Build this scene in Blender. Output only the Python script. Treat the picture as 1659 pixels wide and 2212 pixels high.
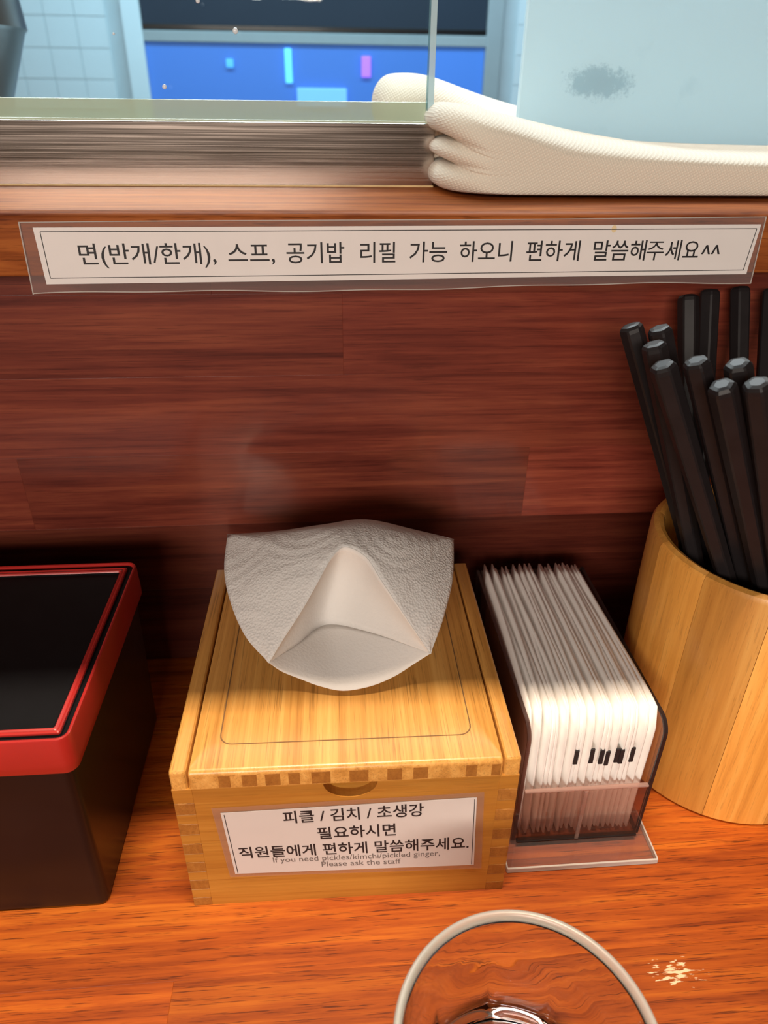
import bpy, bmesh, math, random
from mathutils import Vector, Matrix

S = 0.001                      # all coordinates below are millimetres
random.seed(7)
scene = bpy.context.scene
C = scene.collection
for o in list(bpy.data.objects):
    bpy.data.objects.remove(o)

# ------------------------------------------------------------------ camera
def look_matrix(yaw, pitch, roll):
    c, s = math.cos(pitch), math.sin(pitch)
    fwd = Vector((math.sin(yaw) * c, math.cos(yaw) * c, -s))
    right = Vector((math.cos(yaw), -math.sin(yaw), 0))
    up = right.cross(fwd)
    cr, sr = math.cos(roll), math.sin(roll)
    r2 = right * cr + up * sr
    u2 = -right * sr + up * cr
    return Matrix((r2, u2, -fwd)).transposed()

cam_d = bpy.data.cameras.new('camera')
cam = bpy.data.objects.new('camera', cam_d)
C.objects.link(cam)
cam.matrix_world = Matrix.Translation(Vector((62.3, -182.3, 292.4)) * S) @ look_matrix(0.0818, 0.5237, 0.0126).to_4x4()
cam_d.sensor_fit = 'HORIZONTAL'
cam_d.sensor_width = 36.0
cam_d.lens = 1550.5 / 1659.0 * 36.0
cam_d.clip_start = 0.005
cam_d.clip_end = 50
cam_d.dof.use_dof = True
cam_d.dof.focus_distance = 0.300
cam_d.dof.aperture_fstop = 18.0
scene.camera = cam

# ------------------------------------------------------------------ world, lights, exposure
world = bpy.data.worlds.new('world')
scene.world = world
world.use_nodes = True
wb = world.node_tree.nodes['Background']
wb.inputs[0].default_value = (1.0, 0.72, 0.52, 1)
wb.inputs[1].default_value = 0.07

scene.view_settings.view_transform = 'Standard'
scene.view_settings.look = 'None'
scene.view_settings.gamma = 1.0
scene.view_settings.use_curve_mapping = False
scene.view_settings.exposure = 0.0
scene.cycles.transparent_max_bounces = 40
scene.cycles.max_bounces = 14
scene.cycles.transmission_bounces = 14

def area(name, loc, target, sx, sy, power, col):
    d = bpy.data.lights.new(name, 'AREA')
    d.shape = 'RECTANGLE'
    d.size, d.size_y = sx * S, sy * S
    d.energy = power
    d.color = col
    o = bpy.data.objects.new(name, d)
    C.objects.link(o)
    o.location = Vector(loc) * S
    dirv = (Vector(target) - Vector(loc)).normalized()
    o.rotation_euler = dirv.to_track_quat('-Z', 'Y').to_euler()
    return o

WARM = (1.0, 0.80, 0.60)
COOL = (0.42, 0.78, 1.0)
area('counter_strip_lamp', (60, -178, 2200), (60, -170, 0), 700, 16, 66, WARM)
area('front_fill_light', (-450, -2000, 760), (50, 60, 150), 1100, 420, 37, (1.0, 0.885, 0.775))  # added low frontal fill behind the camera, no known lamp there
area('kitchen_pass_lamp', (60, 900, 1080), (60, 300, 250), 1200, 150, 19, (0.80, 0.94, 1.0))
area('ledge_shelf_lamp', (120, 335, 545), (120, 200, 252), 900, 40, 1.45, (1.0, 0.94, 0.84))
area('kitchen_wall_lamp', (0, 1900, 1050), (0, 2300, 300), 1800, 200, 22, COOL)

# ------------------------------------------------------------------ helpers
def link(name, mesh, mat=None, parent=None):
    o = bpy.data.objects.new(name, mesh)
    C.objects.link(o)
    if mat is not None and not mesh.materials:
        mesh.materials.append(mat)
    if parent is not None:
        o.parent = parent
    return o

def bm_obj(name, bm, mat=None, parent=None, smooth=False, angle=None):
    bmesh.ops.recalc_face_normals(bm, faces=bm.faces)
    bmesh.ops.scale(bm, vec=(S, S, S), verts=bm.verts)
    m = bpy.data.meshes.new(name)
    if smooth:
        for f in bm.faces:
            f.smooth = True
    if angle:
        for e in bm.edges:
            if len(e.link_faces) == 2 and e.calc_face_angle(0) > angle:
                e.smooth = False
    bm.to_mesh(m)
    bm.free()
    return link(name, m, mat, parent)

def empty(name, loc=(0, 0, 0), rz=0.0):
    o = bpy.data.objects.new(name, None)
    C.objects.link(o)
    o.empty_display_size = 0.02
    o.location = Vector(loc) * S
    o.rotation_euler = (0, 0, rz)
    return o

def tag(o, label, cat, group=None, kind=None):
    o['label'] = label
    if cat:
        o['category'] = cat
    if group:
        o['group'] = group
    if kind:
        o['kind'] = kind
    return o

def box_bm(x0, x1, y0, y1, z0, z1, bevel=0.0, seg=2, bm=None):
    new = bmesh.new()
    vs = [new.verts.new((x, y, z)) for x in (x0, x1) for y in (y0, y1) for z in (z0, z1)]
    for f in ((0, 1, 3, 2), (4, 6, 7, 5), (0, 4, 5, 1), (2, 3, 7, 6), (0, 2, 6, 4), (1, 5, 7, 3)):
        new.faces.new([vs[i] for i in f])
    bmesh.ops.recalc_face_normals(new, faces=new.faces)
    if bevel > 0:
        bmesh.ops.bevel(new, geom=new.edges[:], offset=bevel, segments=seg, profile=0.5, affect='EDGES')
    if bm is None:
        return new
    merge(bm, new)
    return bm

def merge(dst, src):
    vm = {v: dst.verts.new(v.co) for v in src.verts}
    for f in src.faces:
        try:
            nf = dst.faces.new([vm[v] for v in f.verts])
            nf.smooth = f.smooth
        except ValueError:
            pass
    src.free()

def rrect(x0, x1, y0, y1, r, z, k=6):
    """rounded rectangle outline, 4*(k+1) points counter-clockwise"""
    pts = []
    for cx, cy, a0 in ((x1 - r, y1 - r, 0), (x0 + r, y1 - r, 90), (x0 + r, y0 + r, 180), (x1 - r, y0 + r, 270)):
        for i in range(k + 1):
            a = math.radians(a0 + 90 * i / k)
            pts.append((cx + r * math.cos(a), cy + r * math.sin(a), z))
    return pts

def loft(outlines, closed_loop=True, cap0=False, cap1=False, wrap=False):
    bm = bmesh.new()
    rows = [[bm.verts.new(p) for p in o] for o in outlines]
    n = len(rows[0])
    pairs = list(zip(rows[:-1], rows[1:]))
    if wrap:
        pairs.append((rows[-1], rows[0]))
    for a, b in pairs:
        for i in range(n if closed_loop else n - 1):
            j = (i + 1) % n
            bm.faces.new((a[i], a[j], b[j], b[i]))
    if cap0:
        bm.faces.new(rows[0][::-1])
    if cap1:
        bm.faces.new(rows[-1])
    return bm

def lathe(profile, n=48, cx=0, cy=0, mod=None):
    rows = []
    for r, z in profile:
        row = []
        for i in range(n):
            a = 2 * math.pi * i / n
            rr = r if mod is None else mod(r, z, a)
            row.append((cx + rr * math.cos(a), cy + rr * math.sin(a), z))
        rows.append(row)
    return rows

def prism(poly, axis, a, b):
    """extrude a 2-D polygon. axis 'y': poly is (x,z); axis 'x': poly is (y,z); axis 'z': poly is (x,y)"""
    def p3(p, t):
        return {'y': (p[0], t, p[1]), 'x': (t, p[0], p[1]), 'z': (p[0], p[1], t)}[axis]
    bm = bmesh.new()
    A = [bm.verts.new(p3(p, a)) for p in poly]
    B = [bm.verts.new(p3(p, b)) for p in poly]
    n = len(poly)
    for i in range(n):
        j = (i + 1) % n
        bm.faces.new((A[i], A[j], B[j], B[i]))
    f0 = bm.faces.new(A[::-1])
    f1 = bm.faces.new(B)
    bmesh.ops.triangulate(bm, faces=[f0, f1])
    return bm

def catmull(pts, n):
    P = [Vector(p) for p in pts]
    P = [P[0] * 2 - P[1]] + P + [P[-1] * 2 - P[-2]]
    segs = len(P) - 3
    out = []
    for i in range(n):
        t = i / (n - 1) * segs
        k = min(int(t), segs - 1)
        u = t - k
        a, b, c, d = P[k:k + 4]
        out.append(0.5 * ((2 * b) + (c - a) * u + (2 * a - 5 * b + 4 * c - d) * u * u + (3 * b - a - 3 * c + d) * u ** 3))
    return out

# ------------------------------------------------------------------ materials
def new_mat(name):
    m = bpy.data.materials.new(name)
    m.use_nodes = True
    nt = m.node_tree
    return m, nt, nt.nodes, nt.links, nt.nodes['Principled BSDF']

def plain(name, col, rough=0.5, metal=0.0, spec=0.5, bump=0.0, bscale=1.0, coat=0.0, var=0.0, sheen=0.0, trans=0.0, ior=1.5):
    """plain material with a little procedural variation and relief"""
    m, nt, N, L, b = new_mat(name)
    b.inputs['Roughness'].default_value = rough
    b.inputs['Metallic'].default_value = metal
    b.inputs['Specular IOR Level'].default_value = spec
    b.inputs['Coat Weight'].default_value = coat
    b.inputs['Coat Roughness'].default_value = 0.08
    b.inputs['Sheen Weight'].default_value = sheen
    b.inputs['Transmission Weight'].default_value = trans
    b.inputs['IOR'].default_value = ior
    tc = N.new('ShaderNodeTexCoord')
    nz = N.new('ShaderNodeTexNoise')
    nz.inputs['Scale'].default_value = 1000.0 * bscale
    nz.inputs['Detail'].default_value = 3
    L.new(tc.outputs['Object'], nz.inputs['Vector'])
    mix = N.new('ShaderNodeMix')
    mix.data_type = 'RGBA'
    mix.inputs['A'].default_value = (*[c * (1 - var) for c in col], 1)
    mix.inputs['B'].default_value = (*[min(1, c * (1 + var)) for c in col], 1)
    L.new(nz.outputs['Fac'], mix.inputs['Factor'])
    L.new(mix.outputs['Result'], b.inputs['Base Color'])
    if bump:
        bp = N.new('ShaderNodeBump')
        bp.inputs['Strength'].default_value = bump
        bp.inputs['Distance'].default_value = 0.0003
        L.new(nz.outputs['Fac'], bp.inputs['Height'])
        L.new(bp.outputs['Normal'], b.inputs['Normal'])
    return m

def ramp(N, stops):
    r = N.new('ShaderNodeValToRGB')
    e = r.color_ramp.elements
    while len(e) < len(stops):
        e.new(0.5)
    for el, (p, c) in zip(e, stops):
        el.position = p
        el.color = (*c, 1)
    return r

def wood(name, dark, mid, light, grain=(0.012, 0.22, 0.22), pores=0.55, rough=0.3, coat=0.3, toned=True, spec=0.5, wear=None):
    """varnished wood; grain = cycles per millimetre along x, y, z"""
    m, nt, N, L, b = new_mat(name)
    tc = N.new('ShaderNodeTexCoord')
    at = N.new('ShaderNodeAttribute')
    at.attribute_type = 'OBJECT'
    at.attribute_name = 'tone'
    off = N.new('ShaderNodeVectorMath')
    off.operation = 'SCALE'
    off.inputs[0].default_value = (7.3, 3.1, 5.7)
    if toned:
        L.new(at.outputs['Fac'], off.inputs['Scale'])
    else:
        off.inputs['Scale'].default_value = 0.37
    add = N.new('ShaderNodeVectorMath')
    add.operation = 'ADD'
    L.new(tc.outputs['Object'], add.inputs[0])
    L.new(off.outputs[0], add.inputs[1])
    def noise(mult, detail, dist=0.0):
        mp = N.new('ShaderNodeMapping')
        mp.inputs['Scale'].default_value = [g * 1000 * k for g, k in zip(grain, mult)]
        L.new(add.outputs[0], mp.inputs['Vector'])
        nz = N.new('ShaderNodeTexNoise')
        nz.inputs['Scale'].default_value = 1.0
        nz.inputs['Detail'].default_value = detail
        nz.inputs['Distortion'].default_value = dist
        nz.inputs['Roughness'].default_value = 0.66
        L.new(mp.outputs[0], nz.inputs['Vector'])
        return nz.outputs['Fac']
    nA = noise((0.6, 0.25, 0.25), 4, 0.8)
    nB = noise((1, 1, 1), 8, 0.3)
    nP = noise((4.0, 6.0, 6.0), 3, 0.0)
    mixf = N.new('ShaderNodeMath')
    mixf.operation = 'MULTIPLY_ADD'
    mixf.inputs[1].default_value = 0.5
    L.new(nA, mixf.inputs[0])
    half = N.new('ShaderNodeMath')
    half.operation = 'MULTIPLY'
    half.inputs[1].default_value = 0.5
    L.new(nB, half.inputs[0])
    L.new(half.outputs[0], mixf.inputs[2])
    r = ramp(N, [(0.34, dark), (0.5, mid), (0.66, light)])
    L.new(mixf.outputs[0], r.inputs['Fac'])
    pr = ramp(N, [(0.57, (0, 0, 0)), (0.65, (1, 1, 1))])
    L.new(nP, pr.inputs['Fac'])
    pf = N.new('ShaderNodeMath')
    pf.operation = 'MULTIPLY'
    pf.inputs[1].default_value = pores
    L.new(pr.outputs['Color'], pf.inputs[0])
    mx = N.new('ShaderNodeMix')
    mx.data_type = 'RGBA'
    L.new(pf.outputs[0], mx.inputs['Factor'])
    L.new(r.outputs['Color'], mx.inputs['A'])
    mx.inputs['B'].default_value = (*[c * 0.35 for c in dark], 1)
    last = mx.outputs['Result']
    if toned:
        hs = N.new('ShaderNodeHueSaturation')
        L.new(last, hs.inputs['Color'])
        L.new(at.outputs['Fac'], hs.inputs['Value'])
        last = hs.outputs['Color']
    rough_src = None
    if wear:
        # a worn patch where the varnish has flaked off, at a fixed place on the counter
        ge = N.new('ShaderNodeNewGeometry')
        sub = N.new('ShaderNodeVectorMath'); sub.operation = 'SUBTRACT'
        sub.inputs[1].default_value = Vector(wear) * S
        L.new(ge.outputs['Position'], sub.inputs[0])
        mp = N.new('ShaderNodeMapping'); mp.inputs['Scale'].default_value = (1000 / 11, 1000 / 5.5, 1000 / 5.5)
        L.new(sub.outputs[0], mp.inputs['Vector'])
        ln = N.new('ShaderNodeVectorMath'); ln.operation = 'LENGTH'
        L.new(mp.outputs[0], ln.inputs[0])
        mp2 = N.new('ShaderNodeMapping'); mp2.inputs['Scale'].default_value = (190, 800, 800)
        L.new(ge.outputs['Position'], mp2.inputs['Vector'])
        nz = N.new('ShaderNodeTexNoise'); nz.inputs['Scale'].default_value = 1.0; nz.inputs['Detail'].default_value = 3
        L.new(mp2.outputs[0], nz.inputs['Vector'])
        ma = N.new('ShaderNodeMath'); ma.operation = 'MULTIPLY_ADD'; ma.inputs[1].default_value = -0.22
        L.new(ln.outputs['Value'], ma.inputs[0]); L.new(nz.outputs['Fac'], ma.inputs[2])
        wr = ramp(N, [(0.40, (0, 0, 0)), (0.46, (1, 1, 1))])
        L.new(ma.outputs[0], wr.inputs['Fac'])
        mw = N.new('ShaderNodeMix'); mw.data_type = 'RGBA'
        L.new(wr.outputs['Color'], mw.inputs['Factor'])
        L.new(last, mw.inputs['A'])
        mw.inputs['B'].default_value = (0.72, 0.55, 0.36, 1)
        last = mw.outputs['Result']
    L.new(last, b.inputs['Base Color'])
    b.inputs['Roughness'].default_value = rough
    b.inputs['Specular IOR Level'].default_value = spec
    b.inputs['Coat Weight'].default_value = coat
    b.inputs['Coat Roughness'].default_value = 0.12
    bp = N.new('ShaderNodeBump')
    bp.inputs['Strength'].default_value = 0.12
    bp.inputs['Distance'].default_value = 0.0002
    L.new(nB, bp.inputs['Height'])
    L.new(bp.outputs['Normal'], b.inputs['Normal'])
    return m

def clear(name, tint, haze=0.0, haze_col=(0.8, 0.8, 0.8), gloss=0.04, rough=0.02, ior=1.45):
    """thin clear sheet: straight-through transmission with a surface reflection"""
    m, nt, N, L, b = new_mat(name)
    N.remove(b)
    out = N['Material Output']
    tr = N.new('ShaderNodeBsdfTransparent'); tr.inputs[0].default_value = (*tint, 1)
    gl = N.new('ShaderNodeBsdfGlossy'); gl.inputs['Roughness'].default_value = rough
    lw = N.new('ShaderNodeLayerWeight'); lw.inputs['Blend'].default_value = 0.5
    pw = N.new('ShaderNodeMath'); pw.operation = 'POWER'; pw.inputs[1].default_value = 5.0
    L.new(lw.outputs['Facing'], pw.inputs[0])
    fr = N.new('ShaderNodeMath'); fr.operation = 'MULTIPLY_ADD'; fr.inputs[1].default_value = 1 - gloss; fr.inputs[2].default_value = gloss
    L.new(pw.outputs[0], fr.inputs[0])
    mx = N.new('ShaderNodeMixShader')
    nz = N.new('ShaderNodeTexNoise'); nz.inputs['Scale'].default_value = 60; nz.inputs['Detail'].default_value = 2
    tc = N.new('ShaderNodeTexCoord'); L.new(tc.outputs['Object'], nz.inputs['Vector'])
    bp = N.new('ShaderNodeBump'); bp.inputs['Strength'].default_value = 0.05; bp.inputs['Distance'].default_value = 0.0005
    L.new(nz.outputs['Fac'], bp.inputs['Height']); L.new(bp.outputs['Normal'], gl.inputs['Normal'])
    L.new(fr.outputs[0], mx.inputs['Fac'])
    first = tr.outputs[0]
    if haze > 0:
        df = N.new('ShaderNodeBsdfDiffuse'); df.inputs[0].default_value = (*haze_col, 1)
        mh = N.new('ShaderNodeMixShader'); mh.inputs['Fac'].default_value = haze
        L.new(tr.outputs[0], mh.inputs[1]); L.new(df.outputs[0], mh.inputs[2])
        first = mh.outputs[0]
    L.new(first, mx.inputs[1]); L.new(gl.outputs[0], mx.inputs[2])
    L.new(mx.outputs[0], out.inputs['Surface'])
    return m

def emit(name, col, strength):
    m, nt, N, L, b = new_mat(name)
    b.inputs['Base Color'].default_value = (*col, 1)
    b.inputs['Emission Color'].default_value = (*col, 1)
    b.inputs['Emission Strength'].default_value = strength
    return m

M = {}
M['counter'] = wood('counter_wood', (0.17, 0.026, 0.003), (0.36, 0.072, 0.006), (0.54, 0.145, 0.012), grain=(0.013, 0.32, 0.32), pores=0.8, rough=0.48, coat=0.03, spec=0.22, wear=(190, -40, 0))
M['panel'] = wood('panel_wood', (0.080, 0.012, 0.009), (0.19, 0.037, 0.022), (0.30, 0.072, 0.036), grain=(0.010, 0.35, 0.35), pores=0.4, rough=0.28, coat=0.5)
M['ledge'] = wood('ledge_wood', (0.14, 0.030, 0.010), (0.34, 0.095, 0.025), (0.46, 0.15, 0.035), pores=0.5, rough=0.42, coat=0.0, spec=0.03, toned=False)
BB = ((0.46, 0.20, 0.036), (0.66, 0.325, 0.075), (0.78, 0.43, 0.12))
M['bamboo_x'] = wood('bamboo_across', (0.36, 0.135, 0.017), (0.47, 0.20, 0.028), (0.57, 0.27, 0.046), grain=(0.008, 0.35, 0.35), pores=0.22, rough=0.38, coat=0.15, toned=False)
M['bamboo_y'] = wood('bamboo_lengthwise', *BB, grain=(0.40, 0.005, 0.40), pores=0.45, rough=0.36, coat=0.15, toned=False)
M['bamboo_z'] = wood('bamboo_upright', (0.46, 0.185, 0.03), (0.60, 0.27, 0.05), (0.70, 0.36, 0.085), grain=(0.25, 0.25, 0.010), pores=0.25, rough=0.42, coat=0.1)
M['end_grain'] = wood('bamboo_end_grain', (0.28, 0.10, 0.014), (0.37, 0.145, 0.022), (0.46, 0.20, 0.036), grain=(0.5, 0.5, 0.5), pores=0.4, rough=0.5, coat=0.05, toned=False)
M['groove'] = plain('burnt_line', (0.20, 0.10, 0.035), 0.7, var=0.3, bscale=0.4)
M['lacquer'] = plain('black_lacquer', (0.006, 0.005, 0.006), 0.30, spec=0.3, coat=0.05, var=0.3, bscale=0.05)
M['lid_top'] = plain('black_matte_lid', (0.004, 0.004, 0.005), 0.5, spec=0.12, var=0.3, bscale=0.1, bump=0.05)
M['red'] = plain('red_lacquer', (0.42, 0.018, 0.014), 0.36, coat=0.15, var=0.12, bscale=0.05)
M['paper'] = plain('label_paper', (0.80, 0.76, 0.74), 0.55, var=0.03, bscale=0.1)
M['paper2'] = plain('box_label_paper', (0.66, 0.61, 0.58), 0.6, var=0.03, bscale=0.1)
M['ink'] = plain('black_ink', (0.012, 0.010, 0.012), 0.6, var=0.2, bscale=0.3)
M['ink_pale'] = plain('grey_ink', (0.16, 0.14, 0.13), 0.6, var=0.2, bscale=0.3)
M['film'] = clear('laminate_film', (0.97, 0.95, 0.94), haze=0.07, haze_col=(0.8, 0.72, 0.7), rough=0.12)
M['film_edge'] = clear('laminate_cut_edge', (0.8, 0.78, 0.75), haze=0.45, haze_col=(0.8, 0.75, 0.7), rough=0.2)
M['glass'] = clear('screen_glass', (0.955, 0.975, 0.97), rough=0.01)
M['glass_edge'] = clear('glass_cut_edge', (0.55, 0.78, 0.84), haze=0.6, haze_col=(0.70, 0.88, 0.95), rough=0.1)
M['seal'] = clear('clear_sealant', (0.72, 0.80, 0.72), haze=0.55, haze_col=(0.80, 0.84, 0.68), rough=0.15)
M['drop'] = clear('dried_drop_mark', (0.8, 0.85, 0.9), haze=0.8, haze_col=(0.85, 0.9, 0.95), rough=0.2)
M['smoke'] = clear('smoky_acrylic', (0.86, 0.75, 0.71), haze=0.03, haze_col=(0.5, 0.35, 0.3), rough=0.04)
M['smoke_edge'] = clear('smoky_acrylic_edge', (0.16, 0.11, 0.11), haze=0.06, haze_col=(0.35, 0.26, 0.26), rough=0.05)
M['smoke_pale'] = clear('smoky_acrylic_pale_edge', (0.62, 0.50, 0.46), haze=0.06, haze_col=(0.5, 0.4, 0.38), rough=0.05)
M['acrylic'] = clear('clear_acrylic', (0.90, 0.86, 0.84), haze=0.04, rough=0.03)
M['acrylic_edge'] = clear('clear_acrylic_edge', (0.75, 0.72, 0.70), haze=0.55, haze_col=(0.85, 0.82, 0.78), rough=0.1)
M['chop'] = plain('black_chopstick_plastic', (0.016, 0.013, 0.014), 0.42, spec=0.25, var=0.3, bscale=0.15, bump=0.15)
M['sachet'] = plain('packet_paper', (0.88, 0.85, 0.81), 0.6, var=0.05, bscale=0.05, bump=0.1)
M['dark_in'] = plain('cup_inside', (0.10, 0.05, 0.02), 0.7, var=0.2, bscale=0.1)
M['tile'] = plain('white_glazed_tile', (0.80, 0.84, 0.85), 0.15, var=0.03, bscale=0.01)
M['grout'] = plain('tile_grout', (0.60, 0.66, 0.68), 0.8, var=0.06, bscale=0.02)
M['frame'] = plain('grey_window_frame', (0.36, 0.38, 0.38), 0.45, var=0.05, bscale=0.02)
M['darkpane'] = plain('dark_window_pane', (0.030, 0.038, 0.055), 0.55, spec=0.15, var=0.1, bscale=0.003)
M['plaster'] = plain('ceiling_plaster', (0.55, 0.52, 0.48), 0.9, var=0.05, bscale=0.01)
M['steel_dull'] = plain('stainless_dull', (0.52, 0.51, 0.50), 0.32, metal=1.0, var=0.08, bscale=0.02)

def brushed(name, axis_scale, col, rough):
    m, nt, N, L, b = new_mat(name)
    b.inputs['Base Color'].default_value = (*col, 1)
    b.inputs['Metallic'].default_value = 1
    tc = N.new('ShaderNodeTexCoord')
    mp = N.new('ShaderNodeMapping'); mp.inputs['Scale'].default_value = axis_scale
    nz = N.new('ShaderNodeTexNoise'); nz.inputs['Scale'].default_value = 1; nz.inputs['Detail'].default_value = 5
    L.new(tc.outputs['Object'], mp.inputs['Vector']); L.new(mp.outputs[0], nz.inputs['Vector'])
    r = ramp(N, [(0.3, (rough - 0.05,) * 3), (0.7, (rough + 0.06,) * 3)])
    L.new(nz.outputs['Fac'], r.inputs['Fac']); L.new(r.outputs['Color'], b.inputs['Roughness'])
    bp = N.new('ShaderNodeBump'); bp.inputs['Strength'].default_value = 0.05; bp.inputs['Distance'].default_value = 0.0001
    L.new(nz.outputs['Fac'], bp.inputs['Height']); L.new(bp.outputs['Normal'], b.inputs['Normal'])
    return m
M['brushed'] = brushed('brushed_steel', (12, 1500, 2200), (0.50, 0.42, 0.37), 0.165)

def cloth(name, col):
    m, nt, N, L, b = new_mat(name)
    b.inputs['Roughness'].default_value = 0.9
    b.inputs['Sheen Weight'].default_value = 0.25
    tc = N.new('ShaderNodeTexCoord')
    w = []
    for rot in (math.radians(28), math.radians(-62)):
        mp = N.new('ShaderNodeMapping'); mp.inputs['Rotation'].default_value = (0, rot, 0)
        wv = N.new('ShaderNodeTexWave'); wv.inputs['Scale'].default_value = 260; wv.inputs['Distortion'].default_value = 1.0
        wv.inputs['Detail Scale'].default_value = 2.0
        L.new(tc.outputs['Object'], mp.inputs['Vector']); L.new(mp.outputs[0], wv.inputs['Vector'])
        w.append(wv.outputs['Fac'])
    mu = N.new('ShaderNodeMath'); mu.operation = 'MULTIPLY'
    L.new(w[0], mu.inputs[0]); L.new(w[1], mu.inputs[1])
    r = ramp(N, [(0.0, tuple(c * 0.86 for c in col)), (0.6, col)])
    L.new(mu.outputs[0], r.inputs['Fac']); L.new(r.outputs['Color'], b.inputs['Base Color'])
    bp = N.new('ShaderNodeBump'); bp.inputs['Strength'].default_value = 0.5; bp.inputs['Distance'].default_value = 0.0004
    L.new(mu.outputs[0], bp.inputs['Height']); L.new(bp.outputs['Normal'], b.inputs['Normal'])
    return m
M['towel'] = cloth('cream_towel_cloth', (0.84, 0.78, 0.66))

def tissue_mat(name, embossed):
    m, nt, N, L, b = new_mat(name)
    b.inputs['Base Color'].default_value = (0.88, 0.85, 0.82, 1)
    b.inputs['Roughness'].default_value = 0.95
    b.inputs['Specular IOR Level'].default_value = 0.1
    out = N['Material Output']
    tl = N.new('ShaderNodeBsdfTranslucent'); tl.inputs[0].default_value = (0.8, 0.77, 0.74, 1)
    mx = N.new('ShaderNodeMixShader'); mx.inputs['Fac'].default_value = 0.22
    L.new(b.outputs[0], mx.inputs[1]); L.new(tl.outputs[0], mx.inputs[2]); L.new(mx.outputs[0], out.inputs['Surface'])
    tc = N.new('ShaderNodeTexCoord')
    if embossed:
        # rows of small embossed dots and concentric petals around medallions
        vo = N.new('ShaderNodeTexVoronoi'); vo.inputs['Scale'].default_value = 950
        L.new(tc.outputs['Object'], vo.inputs['Vector'])
        v2 = N.new('ShaderNodeTexVoronoi'); v2.inputs['Scale'].default_value = 26
        L.new(tc.outputs['Object'], v2.inputs['Vector'])
        sn = N.new('ShaderNodeMath'); sn.operation = 'MULTIPLY'; sn.inputs[1].default_value = 44
        L.new(v2.outputs['Distance'], sn.inputs[0])
        s2 = N.new('ShaderNodeMath'); s2.operation = 'SINE'; L.new(sn.outputs[0], s2.inputs[0])
        ad = N.new('ShaderNodeMath'); ad.operation = 'MULTIPLY_ADD'; ad.inputs[1].default_value = 0.35
        L.new(s2.outputs[0], ad.inputs[0]); L.new(vo.outputs['Distance'], ad.inputs[2])
        h = ad.outputs[0]; st = 0.5
    else:
        nz = N.new('ShaderNodeTexNoise'); nz.inputs['Scale'].default_value = 900; nz.inputs['Detail'].default_value = 2
        L.new(tc.outputs['Object'], nz.inputs['Vector']); h = nz.outputs['Fac']; st = 0.3
    bp = N.new('ShaderNodeBump'); bp.inputs['Strength'].default_value = st; bp.inputs['Distance'].default_value = 0.0006
    L.new(h, bp.inputs['Height']); L.new(bp.outputs['Normal'], b.inputs['Normal'])
    return m
M['tissue'] = tissue_mat('embossed_tissue', True)
M['tissue_in'] = tissue_mat('smooth_tissue', False)

def tumbler_glass():
    m, nt, N, L, b = new_mat('tumbler_glass')
    b.inputs['Base Color'].default_value = (1, 1, 1, 1)
    b.inputs['Roughness'].default_value = 0.0
    b.inputs['IOR'].default_value = 1.48
    b.inputs['Transmission Weight'].default_value = 1.0
    tc = N.new('ShaderNodeTexCoord')
    nz = N.new('ShaderNodeTexNoise'); nz.inputs['Scale'].default_value = 90; nz.inputs['Detail'].default_value = 1
    L.new(tc.outputs['Object'], nz.inputs['Vector'])
    bp = N.new('ShaderNodeBump'); bp.inputs['Strength'].default_value = 0.12; bp.inputs['Distance'].default_value = 0.001
    L.new(nz.outputs['Fac'], bp.inputs['Height']); L.new(bp.outputs['Normal'], b.inputs['Normal'])
    return m
M['tumbler'] = tumbler_glass()
M['rim'] = plain('rim_reflection_glass', (0.80, 0.79, 0.72), 0.3, trans=0.7, var=0.04, bscale=0.1)  # whitish colour stands in for the ceiling reflected along the rim

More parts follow.
